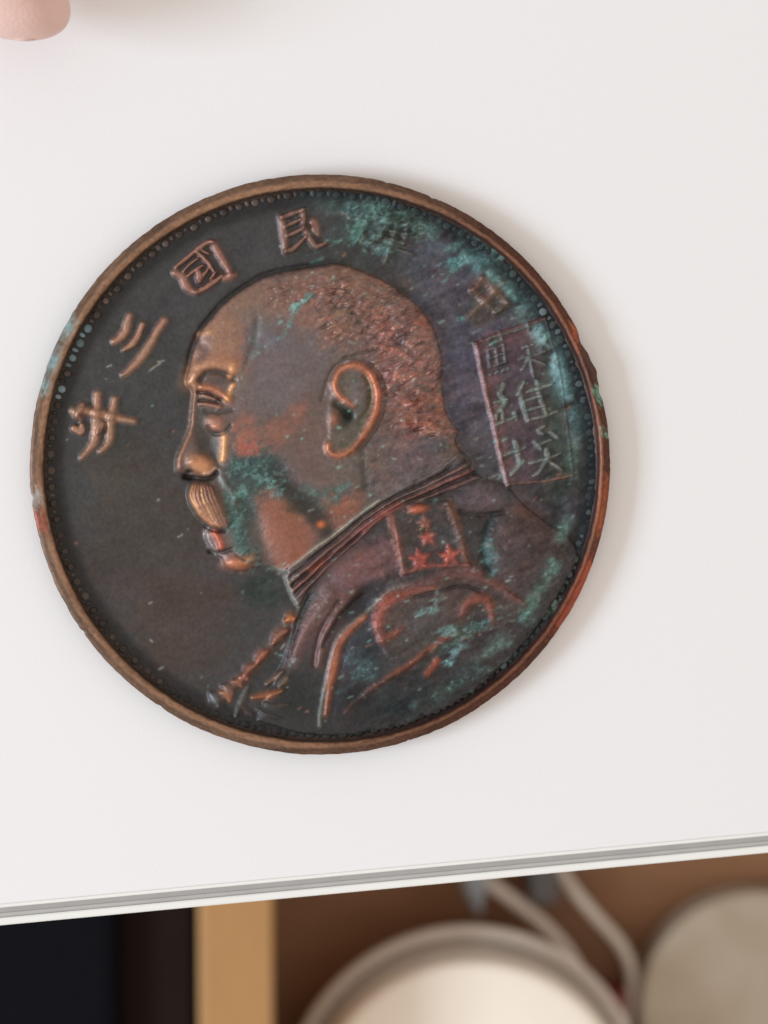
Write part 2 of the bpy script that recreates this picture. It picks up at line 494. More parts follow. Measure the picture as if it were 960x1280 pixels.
w, d = sdf(HEAD)
dh = np.clip(d, 0, None)
H[w] += sm(-2.0, 2.5, d) * 2.4 + 6.0 * (1 - np.exp(-dh / 9.0)) + 7.0 * (1 - np.exp(-dh / 85.0)) - np.where(ins.shape == d.shape, 0, 0)
paint(w, sm(-2, 2, d), (102, 86, 82))
PART[w] = np.where(d > -1, P_HEAD, PART[w])
head_w, head_d = w, d
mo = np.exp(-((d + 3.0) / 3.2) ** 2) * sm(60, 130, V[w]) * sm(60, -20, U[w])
H[w] -= 2.4 * mo; paint(w, mo * .6, (44, 41, 40))  # groove outside the upper left outline, its shade also tinted into the colour
headmask = np.zeros_like(U); headmask[w] = sm(-1, 2, d)

# patina zones on the head; jaw, nose and socket polygons are painted shade
def hz(c, rx, ry, rot, col, a, thr=0.0, crust=None, nz=None):
    q = P([c]); x, y = UB - q[0, 0], VB - q[0, 1]
    t = math.radians(rot); ca, sa = math.cos(t), math.sin(t)
    e = np.sqrt(((x * ca + y * sa) / rx) ** 2 + ((-x * sa + y * ca) / ry) ** 2)
    m = sm(1.25, .5, e + (n_mid * .45 + n_fine * .35 + n_gr * .25 if nz is None else nz) * .6 + thr) * a * headmask
    paint(ALL, m, col, crust)
hz((275, 430), 42, 62, -25, (140, 106, 86), .95)
hz((320, 375), 50, 24, 30, (124, 98, 84), .8)
hz((262, 580), 26, 60, 0, (84, 72, 66), .8)
hz((365, 450), 62, 72, 0, (104, 94, 95), .85)
hz((335, 420), 22, 26, 0, (96, 92, 96), .8)
hz((440, 385), 90, 45, -8, (126, 96, 82), .9)
hz((505, 440), 55, 65, 0, (118, 88, 82), .9)
hz((530, 515), 45, 30, 0, (134, 88, 76), .9)
hz((455, 345), 60, 14, -10, (128, 92, 82), .7)
hz((385, 530), 26, 60, 0, (108, 88, 82), .8)
hz((440, 600), 40, 34, 0, (98, 86, 82), .9)
hz((520, 580), 50, 30, 30, (92, 82, 84), .8)
hz((358, 665), 28, 52, 22, (148, 94, 72), .95, -.1)
hz((425, 632), 24, 18, 35, (140, 86, 68), .85)
# teal crust across the cheek
hz((318, 592), 40, 28, -10, (56, 70, 69), .95, 0, .6)
hz((296, 650), 17, 50, 12, (70, 92, 86), .9, 0, .8)
hz((368, 622), 46, 14, -28, (56, 60, 54), .9)

poly([(318, 400), (350, 386), (384, 420), (386, 470), (374, 506), (346, 520), (320, 515), (305, 490), (301, 450)], (104, 95, 97), .4, 10)
poly([(296, 528), (312, 521), (322, 535), (325, 562), (310, 571), (294, 566), (292, 545)], (144, 92, 76), .8, 8)
poly([(298, 556), (316, 552), (323, 561), (312, 570), (298, 568)], (158, 82, 68), .75, 5)
poly([(328, 530), (350, 522), (374, 506), (384, 508), (370, 536), (352, 556), (336, 561), (326, 546)], (136, 92, 78), .8, 8)
poly([(284, 577), (330, 571), (352, 580), (364, 604), (376, 624), (346, 622), (330, 632), (313, 660), (318, 690), (336, 712), (302, 690), (291, 650), (283, 615)], (58, 72, 70), .85, 6, crust=.5)
poly([(322, 619), (345, 612), (372, 642), (398, 664), (376, 690), (352, 716), (336, 706), (330, 680), (325, 650)], (134, 90, 75), .85, 9)
poly([(350, 588), (374, 611), (405, 638), (421, 655), (405, 669), (385, 651), (358, 620), (342, 604)], (64, 60, 57), .85, 7)  # shading along the jaw, painted into the colour
poly([(449, 602), (453, 640), (424, 661), (402, 656), (416, 636), (436, 618)], (134, 88, 74), .85, 5)
poly([(376, 606), (402, 612), (434, 605), (428, 621), (406, 640), (390, 628)], (70, 92, 86), .75, 4, crust=.6)
poly([(247, 488), (257, 512), (262, 535), (273, 560), (277, 592), (264, 574), (250, 562), (243, 548), (242, 520)], (62, 58, 55), .9, 4, h=-1.5)  # shaded valley beside the nose, darkened in colour as well as cut
poly([(255, 467), (270, 461), (288, 468), (292, 480), (276, 482), (258, 480)], (64, 58, 55), .7, 4)  # shadow of the eye socket under the brow, painted in
# ---- face modelling
OR = (186, 126, 86); OR2 = (168, 112, 84); DK = (66, 60, 57)
blob((272, 494), 26, 20, -20, -5.0)                                  # eye socket
blob((262, 560), 17, 34, 0, -5.5, (72, 66, 62), .8)                  # hollow beside the nose
stroke([(243, 484), (241.5, 505), (241, 522), (238, 540), (231, 557), (224.5, 574), (224, 584)], 7, 3.2, (142, 106, 88), .9, bell=True)
stroke([(238, 476), (245, 462), (262, 455), (280, 456), (298, 462)], 22, 3.6, (164, 118, 88), .8, bell=True)
stroke([(238, 478), (243, 470)], 9, 2, (196, 150, 118), .7, bell=True)
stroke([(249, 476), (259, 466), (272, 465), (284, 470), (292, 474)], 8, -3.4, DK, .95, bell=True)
stroke([(252, 485), (266, 487), (278, 493), (286, 499)], 9, 4.2, OR2, .95, bell=True)
stroke([(292, 455), (290, 464), (287, 472)], 6, 1.0, (184, 130, 88), .8, bell=True)
stroke([(292, 482), (287, 492), (284, 499)], 6, 1.2, (194, 138, 88), .85, bell=True)
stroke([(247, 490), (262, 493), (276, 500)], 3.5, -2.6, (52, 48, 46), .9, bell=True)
stroke([(253, 495), (262, 497.5), (269, 499)], 5.5, 3.2, (150, 118, 104), .9, bell=True)
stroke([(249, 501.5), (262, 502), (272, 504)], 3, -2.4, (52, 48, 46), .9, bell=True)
stroke([(251, 505.5), (262, 506), (275, 509)], 5, 3.0, (156, 112, 96), .9, bell=True)
stroke([(258, 514), (274, 516), (290, 512)], 5, -1.8, (70, 70, 66), .8, bell=True)
blob((269, 530), 11, 10, 0, 3.6, (156, 110, 92), .9, pw=1.6)
blob((272, 534), 4, 3, 0, 1, (190, 130, 96), .8)
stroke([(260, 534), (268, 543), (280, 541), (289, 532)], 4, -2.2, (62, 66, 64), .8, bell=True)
stroke([(281, 545), (280, 558), (278, 574)], 8, 2.0, (196, 142, 96), .9, bell=True)
blob((251, 581), 17, 12, -28, 5.0, (182, 128, 92), .95, pw=1.8)                  # wing of the nose
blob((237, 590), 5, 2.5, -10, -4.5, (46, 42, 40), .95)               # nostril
stroke([(255, 593), (264, 590), (268, 584)], 4, 1.2, (205, 170, 150), .6, bell=True)
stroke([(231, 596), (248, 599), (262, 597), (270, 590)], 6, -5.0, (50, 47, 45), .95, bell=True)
stroke([(274, 588), (281, 604), (290, 616), (294, 630)], 8, 2.0, (104, 104, 100), .7, bell=True)
P_MOU = part('moustache', P_HEAD)
w, d = sdf([(239, 603), (234, 612), (233.5, 620), (237, 632), (245, 644), (257, 654), (270, 661), (281, 661), (288, 652), (282, 636), (273, 618), (262, 605), (250, 600)])
m = sm(-1, 3, d)
H[w] += m * 1.2 + 3.2 * (1 - np.exp(-np.clip(d, 0, None) / 6.0))
paint(w, m, (104, 82, 72)); PART[w] = np.where(d > 0, P_MOU, PART[w])
for k in range(7):                                                     # combed strands
    t = k / 6
    a0 = np.array([241 + 22 * t, 606 + 2 * t]); a1 = np.array([238.5 + 33 * t, 622 + 8 * t]); a2 = np.array([251 + 30 * t, 644 + 6 * t]); a3 = np.array([264 + 20 * t, 656 + 2 * t])
    stroke([a0, a1, a2, a3], 4.4, 3.2 - .9 * t, [(190, 136, 100), (178, 118, 86), (150, 104, 84)][k % 3] if t < .6 else (140, 96, 80), .8, bell=True, taper=(.5, .5))
P_LIP = part('lips', P_HEAD)
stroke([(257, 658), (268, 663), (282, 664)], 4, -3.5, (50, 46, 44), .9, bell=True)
stroke([(259, 668), (263, 680), (270, 690)], 8, 2.5, (140, 124, 122), .8, bell=True, part=P_LIP)
stroke([(268, 666), (274, 674), (277, 684)], 8, 3.5, (176, 94, 72), .95, bell=True, part=P_LIP)
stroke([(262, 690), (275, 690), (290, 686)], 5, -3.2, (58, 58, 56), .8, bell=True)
blob((298, 704), 19, 9.5, 3, 5.5, (168, 106, 76), .95, pw=1.5)
blob((314, 698), 7, 4, 40, 2.0, (206, 138, 88), .9)
stroke([(296, 694), (306, 699)], 4, -1.6, (80, 80, 74), .7, bell=True)
blob((335, 548), 36, 22, 15, 3.0)                                    # cheekbone
blob((330, 612), 40, 26, -20, -2.6)
blob((353, 668), 22, 40, 25, 3.2)
stroke([(348, 590), (374, 614), (396, 640), (412, 662)], 22, -3.4, (60, 56, 52), .8, bell=True)
stroke([(336, 706), (326, 680), (318, 650), (308, 625)], 20, -2.2, (66, 72, 68), .5, bell=True)
blob((401, 655), 5, 4, 0, 1.4, (206, 120, 76), .9)
stroke([(453, 566), (455, 588), (457, 612)], 9, -1.6, (70, 66, 64), .7, bell=True)
stroke([(246, 425), (256, 437), (250, 447)], 14, -1.6, (96, 78, 72), .7, bell=True)   # furrow above the brow
stroke([(250, 418), (262, 414)], 8, .6, (176, 128, 92), .6, bell=True)
stroke([(322, 400), (318, 430), (308, 452), (300, 470)], 9, -1.6, (90, 88, 84), .6, bell=True)
blob((342, 416), 17, 13, 0, 1.8)
blob((327, 430), 11, 9, 0, -1.4)
blob((400, 470), 28, 40, 10, -1.8)

# ---- hair: cropped strands
P_HAIR = part('hair', P_HEAD)
HAIR = [(400, 333), (366, 338), (330, 349), (318, 368), (334, 392), (372, 396), (388, 415), (394, 436), (420, 448), (450, 449), (472, 460), (482, 490), (486, 520), (500, 545), (530, 548), (566, 544),
        (572, 538), (566, 529), (557, 514), (555, 500), (553, 476), (551, 445), (546, 420), (535, 400), (522, 383), (504, 369), (487, 356), (468, 347), (448, 337.5), (422, 330.5)]
w, d = sdf(HAIR)
PART[w] = np.where(d > 0, P_HAIR, PART[w])
H[w] += 1.2 * sm(-20, 30, d)
hair_d = np.zeros_like(U); hair_d[w] = d
hq = catmull(P(HAIR), True, 6); lo, hi = hq.min(0), hq.max(0)
cpt = P([(440, 470)])[0]
cnt = 0
while cnt < 1700:
    q = lo + rng.random(2) * (hi - lo)
    if not inside(np.array([q[0]]), np.array([q[1]]), hq)[0]: continue
    cnt += 1
    fade = float(sm(0, 34, hair_d[int((q[1] + HALF) / STEP), int((q[0] + HALF) / STEP)]))
    if q[0] > 60: fade = max(fade, .8)
    fade = .25 + .75 * fade
    v = q - cpt
    yy = -q[1]
    base = 24 if q[1] > 100 else (14 if q[1] > 30 else -4)
    a_ = math.radians(base + rng.normal(0, 11))
    L = 3 + rng.random() * 4
    dv = np.array([math.cos(a_), math.sin(a_)]) * L
    cc = [(142, 104, 92), (150, 98, 88), (120, 94, 88), (96, 84, 84), (88, 80, 82), (138, 106, 88)][rng.integers(0, 6)]
    bend = np.array([-dv[1], dv[0]]) * .18
    stroke(np.array([q - dv, q + bend, q + dv]), 3.0 + rng.random() * 1.6, fade * (.6 + rng.random() * .5) * (1 if rng.random() > .4 else -1), cc, .5 * fade, raw=True, bell=True, taper=(.5, .4))
stroke([(430, 448), (455, 440), (480, 434), (505, 430)], 4, -1.3, (70, 64, 62), .6, bell=True)
for pts in [[(498, 500), (510, 503), (528, 502), (552, 498)], [(505, 531), (525, 530), (550, 534), (566, 538)], [(482, 472), (505, 470), (520, 468)], [(470, 432), (490, 438), (505, 444)]]:
    stroke(pts, 8, 1.0, (150, 98, 84), .6, bell=True, taper=(.5, .6))

# ---- ear
P_EAR = part('ear', P_HEAD)
w, d = sdf([(417, 470), (434, 456), (452, 457), (467, 471), (474, 492), (471, 514), (461, 535), (446, 556), (432, 568), (417, 571), (408, 563), (411, 540), (410, 520), (414, 495)])
m = sm(-4, 4, d)
H[w] += m * 2.0; paint(w, m * .9, (92, 84, 76)); PART[w] = np.where(d > 0, P_EAR, PART[w])
stroke([(402, 500), (408, 480), (416, 462), (434, 450), (455, 450), (472, 466), (480, 492), (476, 518), (464, 542), (448, 562)], 6, -1.6, (72, 66, 60), .5, bell=True)
blob((446, 490), 9, 18, -20, 1.6, (108, 96, 94), .7)
stroke([(456, 468), (463, 488), (461, 508), (450, 528)], 8, -2.6, (88, 84, 62), .7, bell=True)
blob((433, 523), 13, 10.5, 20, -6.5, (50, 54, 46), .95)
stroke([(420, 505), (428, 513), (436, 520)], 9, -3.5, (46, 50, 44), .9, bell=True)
blob((417, 524), 6, 8, -15, 2.6, (150, 100, 84), .8)
blob((425, 548), 12, 9, 30, 1.2, (100, 92, 84), .6)
stroke([(441, 508), (433, 502), (425, 496), (418.5, 482), (422, 466), (434, 457.5), (450, 458.5), (464, 471), (471.5, 492), (469.5, 513), (460, 534), (446.5, 554), (432, 566), (417.5, 569), (410, 563), (410, 556)],
       9.5, 4.2, (168, 104, 78), .95, bell=False, soft=5.5, taper=(.5, .75), part=P_EAR)

# ---- collar
P_COL = part('collar', P_UNI)
w, d = sdf([(357, 716), (382, 697), (416, 672), (443, 650), (474, 627), (503, 608), (546, 587), (576, 564), (590, 590), (600, 598), (545, 619), (505, 631), (478, 648), (440, 681), (410, 708), (386, 736), (371, 755)], smooth=True)
m = sm(-2, 2, d)
H[w] += m * 2.6
paint(w, m, (92, 80, 80)); PART[w] = np.where(d > 0, P_COL, PART[w])
stroke([(358, 713), (382, 695), (416, 669.5), (443, 648), (473, 626), (503, 608), (546, 588), (573, 566)], 5, 2.0, (98, 90, 86), .8, bell=True)
stroke([(361, 709), (380.6, 694.5), (416, 668.5), (443, 647.5), (474, 624)], 2.2, 1.0, (176, 170, 150), .7, bell=True, crust=.5)
for k, (t, hh, cc) in enumerate([(.2, -3.0, (54, 52, 52)), (.36, 2.2, (124, 92, 86)), (.5, -2.8, (56, 52, 52)), (.64, 2.4, (142, 92, 84)), (.78, -2.8, (54, 50, 50)), (.92, 2.2, (116, 86, 84))]):
    up = np.array([(360, 714), (416, 671), (473, 628), (546, 590), (577, 569)], float)
    dn = np.array([(370, 752), (424, 697), (480, 648), (545, 619), (598, 598)], float)
    stroke(up * (1 - t) + dn * t, 5.0, hh, cc, .85, bell=True)
stroke([(454, 663), (470, 649), (500, 631)], 8, 1.8, (156, 94, 88), .8, bell=True)
stroke([(389, 712), (397, 708), (403, 703)], 8, 1.4, (158, 98, 76), .8, bell=True)
stroke([(357, 721), (362, 738), (371, 755)], 4.5, 3.0, (168, 162, 150), .8, bell=True, crust=.4)

# ---- uniform
def ud(c, rx, ry, rot, col, a, h=0, **k): return blob(c, rx, ry, rot, h, col, a, **k)
ud((448, 712), 44, 26, 38, (122, 90, 90), .95, 5.0)
ud((414, 758), 17, 42, -28, (120, 88, 86), .9, 5.0)
ud((453, 752), 17, 26, -40, (60, 57, 60), .95, -4.5)
ud((602, 622), 36, 17, 8, (108, 90, 96), .9, 5.0)
ud((650, 690), 44, 50, -25, (84, 68, 68), .85, 5.0)
ud((655, 640), 20, 10, -20, (110, 78, 72), .6, 1)
poly([(420, 716), (450, 690), (488, 676), (498, 712), (470, 729), (446, 736), (426, 764), (408, 792), (399, 784), (405, 750)], (118, 88, 90), .8, 5)
poly([(454, 731), (483, 725), (480, 742), (456, 759), (430, 777), (416, 794), (419, 770), (438, 746)], (62, 59, 63), .9, 4, h=-1.0)
poly([(404, 735), (416, 738), (398, 768), (384, 800), (370, 834), (358, 840), (366, 806), (382, 770)], (106, 84, 82), .8, 4)
poly([(440, 792), (470, 772), (480, 806), (530, 816), (520, 831), (470, 851), (430, 886), (416, 892), (426, 830)], (66, 65, 71), .8, 5, dome=2.5)
poly([(474, 770), (486, 750), (515, 736), (566, 718), (598, 716), (612, 728), (580, 742), (540, 750), (505, 762), (492, 790), (476, 800)], (112, 80, 76), .85, 5, dome=2.0)
poly([(630, 655), (665, 650), (705, 680), (700, 720), (660, 745), (625, 720), (618, 680)], (82, 68, 68), .7, 8, dome=3.0)
stroke([(575, 640), (600, 644), (630, 640)], 7, -2.6, (52, 50, 50), .8, bell=True)
stroke([(413, 741), (396, 765), (380, 792), (369, 817)], 16, 4.0, (112, 84, 80), .85, bell=True)
stroke([(424, 752), (408, 775), (398, 800), (392, 830)], 7, -3.2, (52, 50, 48), .85, bell=True)
stroke([(440, 741), (419, 768), (404, 800), (398, 826)], 15, 3.4, (114, 86, 80), .8, bell=True)
stroke([(388, 745), (376, 770), (368, 795), (362, 820)], 6, -2.4, (54, 54, 52), .8, bell=True)
P_LAP = part('lapel_band', P_UNI)
stroke([(517, 729), (494, 734), (480, 743), (463, 760), (440, 778), (424, 796), (414, 822), (408, 850), (402, 880), (399, 908)], 5, 1.6, (128, 124, 116), .8, bell=True)
stroke([(456, 771), (430, 796), (419, 825), (412, 862), (407, 893)], 11, 4.5, (170, 104, 76), .95, part=P_LAP, soft=6, taper=(.7, .5))
stroke([(452, 745), (434, 762), (420, 778), (405, 806)], 7, -2.6, (50, 50, 50), .7, bell=True)
P_BOARD = part('shoulder_board', P_UNI)
w, d = sdf([(491, 645), (517, 628), (560, 626), (572, 655), (586, 708), (545, 712), (504, 718), (497, 680)], smooth=False)
m = sm(-2, 2, d); H[w] += 1.6 * m; paint(w, m * .95, (76, 68, 68)); PART[w] = np.where(d > 0, P_BOARD, PART[w])
stroke([(488, 645), (496, 676), (504, 714)], 10, 2.8, (134, 86, 76), .85, soft=6, part=P_BOARD)
stroke([(561, 630), (571, 655), (578, 685), (584, 706)], 10, 2.4, (120, 84, 72), .8, soft=6, part=P_BOARD)
stroke([(505, 716), (535, 706), (560, 706), (586, 706)], 6, 2.2, (140, 84, 74), .8, bell=True, part=P_BOARD)
P_BTN = part('button', P_UNI)
blob((523, 636), 13, 6.5, 6, 4.6, (178, 94, 72), .98, part=P_BTN, pw=2)
for c_, rr_, cc in [((531, 654), 11, (138, 88, 76)), ((535, 672), 11, (160, 88, 76)), ((524, 699), 14, (168, 84, 74)), ((562, 694), 14, (168, 86, 74))]:
    ps = part('star', P_UNI)
    pts = []
    for k in range(10):
        a_ = math.radians(90 + 36 * k + 8); r_ = rr_ if k % 2 == 0 else rr_ * .52
        pts.append((c_[0] + r_ * math.cos(a_), c_[1] - r_ * math.sin(a_)))
    w, d = sdf(pts, smooth=False, pad=8)
    m = sm(-3.4, 3.2, d); H[w] += 2.6 * m; paint(w, m * .95, cc); PART[w] = np.where(d > 0, ps, PART[w])
stroke([(520, 662), (530, 662), (542, 660)], 4, -1.2, (96, 92, 70), .7, bell=True)
P_EPA = part('epaulette', P_UNI)
w, d = sdf([(474, 800), (470, 768), (484, 748), (513, 736), (564, 720), (600, 718), (622, 732), (656, 756), (640, 775), (610, 790), (575, 800), (530, 815), (490, 822)])
m = sm(-3, 3, d); H[w] += 2.0 * m; paint(w, m * .9, (82, 70, 66)); PART[w] = np.where(d > 0, P_EPA, PART[w])
stroke([(478, 800), (473, 785), (473, 768), (485, 750), (512, 739), (540, 733)], 15, 3.6, (152, 86, 72), .9, part=P_EPA, soft=8, taper=(.7, .4))
stroke([(476, 800), (488, 794), (502, 784)], 10, 3.0, (164, 90, 70), .9, soft=6, taper=(.8, .3), part=P_EPA)
stroke([(505, 733), (540, 724), (565, 716), (590, 716), (610, 724), (634, 741), (656, 756)], 16, 3.0, (118, 82, 78), .85, part=P_EPA, soft=8, taper=(.4, .35))
stroke([(520, 745), (550, 738), (580, 733), (600, 738)], 5, -2.4, (54, 50, 50), .8, bell=True)
stroke([(576, 768), (582, 755), (594, 748), (606, 749), (613, 762), (614, 774)], 13, 3.2, (150, 86, 72), .9, part=P_EPA, soft=8, taper=(.5, .4))
blob((594, 768), 8, 8, 0, -2.0, (56, 56, 54), .8)
ud((540, 770), 48, 22, 12, (84, 77, 76), .8, 3.5)
ud((506, 814), 44, 18, 25, (80, 74, 73), .85, 4.0)
stroke([(432, 890), (450, 873), (470, 856), (492, 842), (513, 830), (532, 812), (552, 800)], 8, 3.4, (144, 88, 68), .9, part=P_EPA, soft=6, taper=(.3, .4))
stroke([(534, 842), (540, 834), (546, 826)], 9, 2.6, (160, 88, 68), .9, part=P_EPA, soft=5)
stroke([(540, 812), (552, 800), (570, 790)], 8, 2.0, (138, 78, 66), .8, bell=True)
ud((458, 822), 24, 36, 25, (54, 62, 64), .85, 2.5)
ud((445, 870), 22, 20, 30, (44, 46, 48), .8, -2.5)
ud((500, 880), 80, 30, 15, (42, 46, 48), .9, -3)
stroke([(617, 646), (606, 668), (605, 690), (612, 715)], 12, -3.0, (46, 58, 58), .8, bell=True)
ud((370, 870), 34, 34, 0, (46, 48, 48), .85, -3)

# ---- braided cord down the chest
P_CORD = part('braided_cord', P_UNI)
stroke([(366, 768), (351, 793), (330, 818), (310, 840), (290, 857), (268, 876)], 14, 2.6, (104, 82, 74), .7, bell=True, part=P_CORD)
for (x0, y0), (x1, y1), wd, cc in [((358, 776), (368, 773), 9, (196, 120, 76)), ((342, 804), (359, 789), 10, (148, 100, 82)), ((322, 828), (334, 814), 10, (160, 98, 78)), ((306, 842), (318, 832), 9, (152, 102, 82)),
                             ((300, 846), (309, 850), 9, (160, 108, 90)), ((292, 852), (302, 858), 9, (156, 106, 78)), ((279, 858), (292, 868), 9, (120, 96, 88)), ((278, 866), (288, 876), 9, (168, 116, 86)), ((263, 868), (272, 884), 9, (108, 108, 112))]:
    xm, ym = (x0 + x1) / 2 + .12 * (y1 - y0), (y0 + y1) / 2 - .12 * (x1 - x0)
    stroke([(x0, y0), (xm, ym), (x1, y1)], wd * 1.25, 4.2, cc, .9, part=P_CORD, bell=True, taper=(.45, .55))

for pts, wd, hh, cc in [([(317, 873), (334, 870), (353, 864)], 8, 3.6, (160, 102, 72)), ([(334, 856), (345, 848), (355, 839)], 6, 3.0, (120, 94, 78)), ([(350, 858), (358, 850), (360, 846)], 6, 2.4, (110, 90, 70)),
                        ([(312, 858), (304, 876), (295, 897)], 8, 3.0, (80, 72, 66)), ([(330, 880), (345, 882), (362, 880)], 5, 2, (72, 66, 60)), ([(322, 888), (336, 894), (350, 898)], 5, 2, (66, 62, 58)), ([(306, 886), (316, 896)], 6, 2, (72, 62, 58))]:
    stroke(pts, wd * 1.15, hh, cc, .85, part=P_CORD, bell=True, taper=(.7, .35))

# ---- characters round the edge
CC = (172, 130, 108)
def char(strokes, wd, h, col, label, parent=None, soft=4.6, taper=(.85, .6), a=.95, crust=None):
    p_ = part('character', parent, label)
    for s in strokes:
        pts, k = (s, 1.0) if not isinstance(s, tuple) else s
        stroke(pts, wd * k * 1.32, h * 1.0, col, a, part=p_, soft=soft * (k if k < 1 else 1), taper=taper, crust=crust)
char([[(161, 395), (154, 417), (142, 427)], ([(178, 406), (167, 427), (154, 437)], .85), [(205, 401), (188, 428), (170, 454), (154, 468.5)]], 8, 4.6, CC, 'copper coloured character of three strokes')
char([[(121, 493), (120, 525), (117, 553), (102.5, 572)], [(143, 500), (138, 526), (136, 550), (125.5, 564)], ([(101, 513), (120, 517), (138, 521.5), (168, 526)], 1.05),
      ([(102, 507), (99, 514), (96, 521)], .9), ([(91, 514), (100, 523)], 1.0), ([(92, 536), (101, 539), (103, 531)], .95), ([(127, 530), (122, 541)], .75)], 8, 4.6, CC, 'copper coloured character nearest the left rim')
char([([(220.5, 333), (243, 313), (259, 302), (267, 302)], .62), [(266, 303), (277, 322), (289, 342)], [(281, 347), (294, 344)], ([(219.5, 340.5), (228.5, 346), (235, 360), (245, 366.5)], 1.1), ([(245, 366.5), (264, 354.5), (277, 344)], .75),
      ([(229.8, 338), (238, 329), (247, 322)], .4), ([(236, 344), (244, 337), (254, 331)], .5), ([(248.5, 340), (248, 352)], .8), ([(248.5, 353), (260, 335)], .5), ([(247, 315), (260, 328.5), (268, 341)], .55), ([(252, 312), (261, 317)], .4), ([(262, 348), (271, 338)], .4)],
     7.4, 4.2, (156, 114, 98), 'boxed character upper left of the head')
char([[(352, 272), (355, 293), (357, 315)], ([(352.5, 272), (365, 267), (380, 262.5)], .7), ([(380, 262.5), (379, 283)], .8), ([(357, 282.5), (375, 274)], .6), ([(360, 294), (380, 284)], .6), ([(357, 314), (368, 310), (382, 295)], .7),
      ([(380, 284), (388, 298), (395, 308), (407, 303)], .9), ([(392, 277), (395, 284), (398, 291)], 1.35)], 7.2, 4.2, (140, 106, 94), 'character above the forehead')
def rotchar(c, ang_, sc, strokes):
    a_ = math.radians(ang_); ca, sa = math.cos(a_), math.sin(a_); out = []
    for s in strokes: out.append([(c[0] + sc * (x * ca - y * sa), c[1] + sc * (x * sa + y * ca)) for x, y in s])
    return out
char(rotchar((492, 297), 17, 27, [[(-1, -.75), (1, -.75)], [(-.45, -1.05), (-.45, -.45)], [(.45, -1.05), (.45, -.45)], [(-.8, -.3), (.8, -.3)], [(-.55, -.4), (-.55, .15)], [(.55, -.4), (.55, .15)],
      [(-.85, .12), (.85, .12)], [(0, -.6), (0, 1.15)], [(-1.05, .5), (1.05, .5)]]), 6, 4.2, (96, 92, 84), 'corroded character above the crown of the head', a=.6, soft=5)
tintblob((610, 374), 36, 30, 40, (84, 74, 66), .8)
char(rotchar((611, 371), 45, 24, [[(-.95, -.5), (-.85, .35)], [(-.95, -.5), (.95, -.5)], [(.95, -.5), (.85, .35)], [(-.85, .3), (.85, .3)], [(0, -1.05), (0, 1.45)]]), 7, 3.0, (118, 92, 80), 'corroded character above the stamped panel', a=.7, soft=5)

# ---- stamped panel with three characters
P_PAN = part('stamped_panel')
PAN = [(594, 428), (636, 412), (680, 398), (700, 470), (718, 596), (676, 603), (634, 607), (614, 520)]
w, d = sdf(PAN, smooth=False)
m = sm(-2, 2.5, d)
H[w] += 1.6 * m
paint(w, m * .85 * sm(0, 1, sm(705, 655, 405 + U[w])), (88, 72, 78))
paint(w, sm(26, 8, np.abs(d - 8)) * sm(615, 585, 405 + U[w] - (584 - V[w] - 500) * .22) * (d > 0) * .0, (120, 80, 76))
PART[w] = np.where(d > 0, P_PAN, PART[w])
stroke([(595, 429), (605, 476), (616, 522), (626, 570), (635, 606)], 6, 2.0, (138, 106, 102), .85, part=P_PAN, soft=3)
stroke([(595, 428), (636, 412.5), (682, 397)], 3.4, 2.0, (124, 84, 78), .8, part=P_PAN, soft=2)
stroke([(635, 606), (676, 603), (718, 595)], 3.4, 2.0, (130, 96, 84), .8, part=P_PAN, soft=2)
stroke([(682, 398), (701, 470), (711, 540), (718, 595)], 3.4, 1.4, (84, 82, 74), .6, part=P_PAN, soft=2)
poly([(600, 432), (640, 418), (676, 407), (640, 432), (622, 445), (630, 520), (645, 596), (636, 600)], (112, 82, 82), .5, 6)
TC = (116, 120, 112)
char([[(610, 424), (640, 415), (676, 404)], [(625, 414), (628, 424)], [(660, 404), (662, 413)],
      [(616, 430), (629, 425)], [(611, 437), (631, 431)], [(611, 438), (614, 459)], [(630, 431), (634, 453)], [(613, 448), (632, 442)], [(614, 459), (634, 453)], [(621, 436), (624, 455)],
      [(614, 468), (617, 465)], [(621, 467), (624, 464)], [(628, 465), (631, 462)], [(634, 463), (637, 460)],
      [(655, 435), (668, 430)], [(650, 449), (682, 439)], [(660, 432), (668, 472)], [(662, 447), (653, 463)], [(666, 449), (682, 455)]], 2.9, 2.2, (100, 100, 96), 'worn upper character in the stamped panel', P_PAN, 2, (.9, .8), crust=.4)
char([([(630, 481), (626, 493), (634, 498)], 1.4), [(619, 503), (635, 498)], ([(635, 499), (629, 508), (622, 518)], 1.3), ([(622, 531), (634, 526), (648, 520)], 1), [(628, 512), (630, 528)], ([(645, 516), (647, 524)], 1.4), [(621, 519), (622, 526)],
      ([(656, 478), (648, 494)], 1.1), ([(652, 492), (656, 510), (661, 527)], 1.5), ([(661, 489), (676, 485), (691, 480)], 1.1), [(655, 501), (678, 495)], [(659, 513), (682, 507)], ([(663, 525), (680, 521), (698, 514)], 1), ([(672, 484), (678, 500), (684, 518)], 1.2), [(671, 476), (674, 482)]],
     3.5, 2.4, TC, 'middle character in the stamped panel', P_PAN, 2, (.9, .7), crust=.4)
char([([(644, 552), (648, 564), (651, 576)], 1.4), [(632, 569), (645, 564), (657, 559)], ([(655, 576), (648, 584), (640, 594)], 1.4),
      ([(681, 533), (674, 538), (680, 543)], 1), ([(690, 541), (698, 548)], 1.3), ([(669, 552), (677, 563)], 1.4), [(671, 556), (690, 550)], ([(684, 562), (686, 576)], 1.5), [(664, 579), (684, 574), (702, 567)], [(684, 577), (674, 590), (668, 595)], [(688, 578), (704, 588)]],
     3.5, 2.4, TC, 'lower character in the stamped panel', P_PAN, 2, (.9, .7), crust=.4)

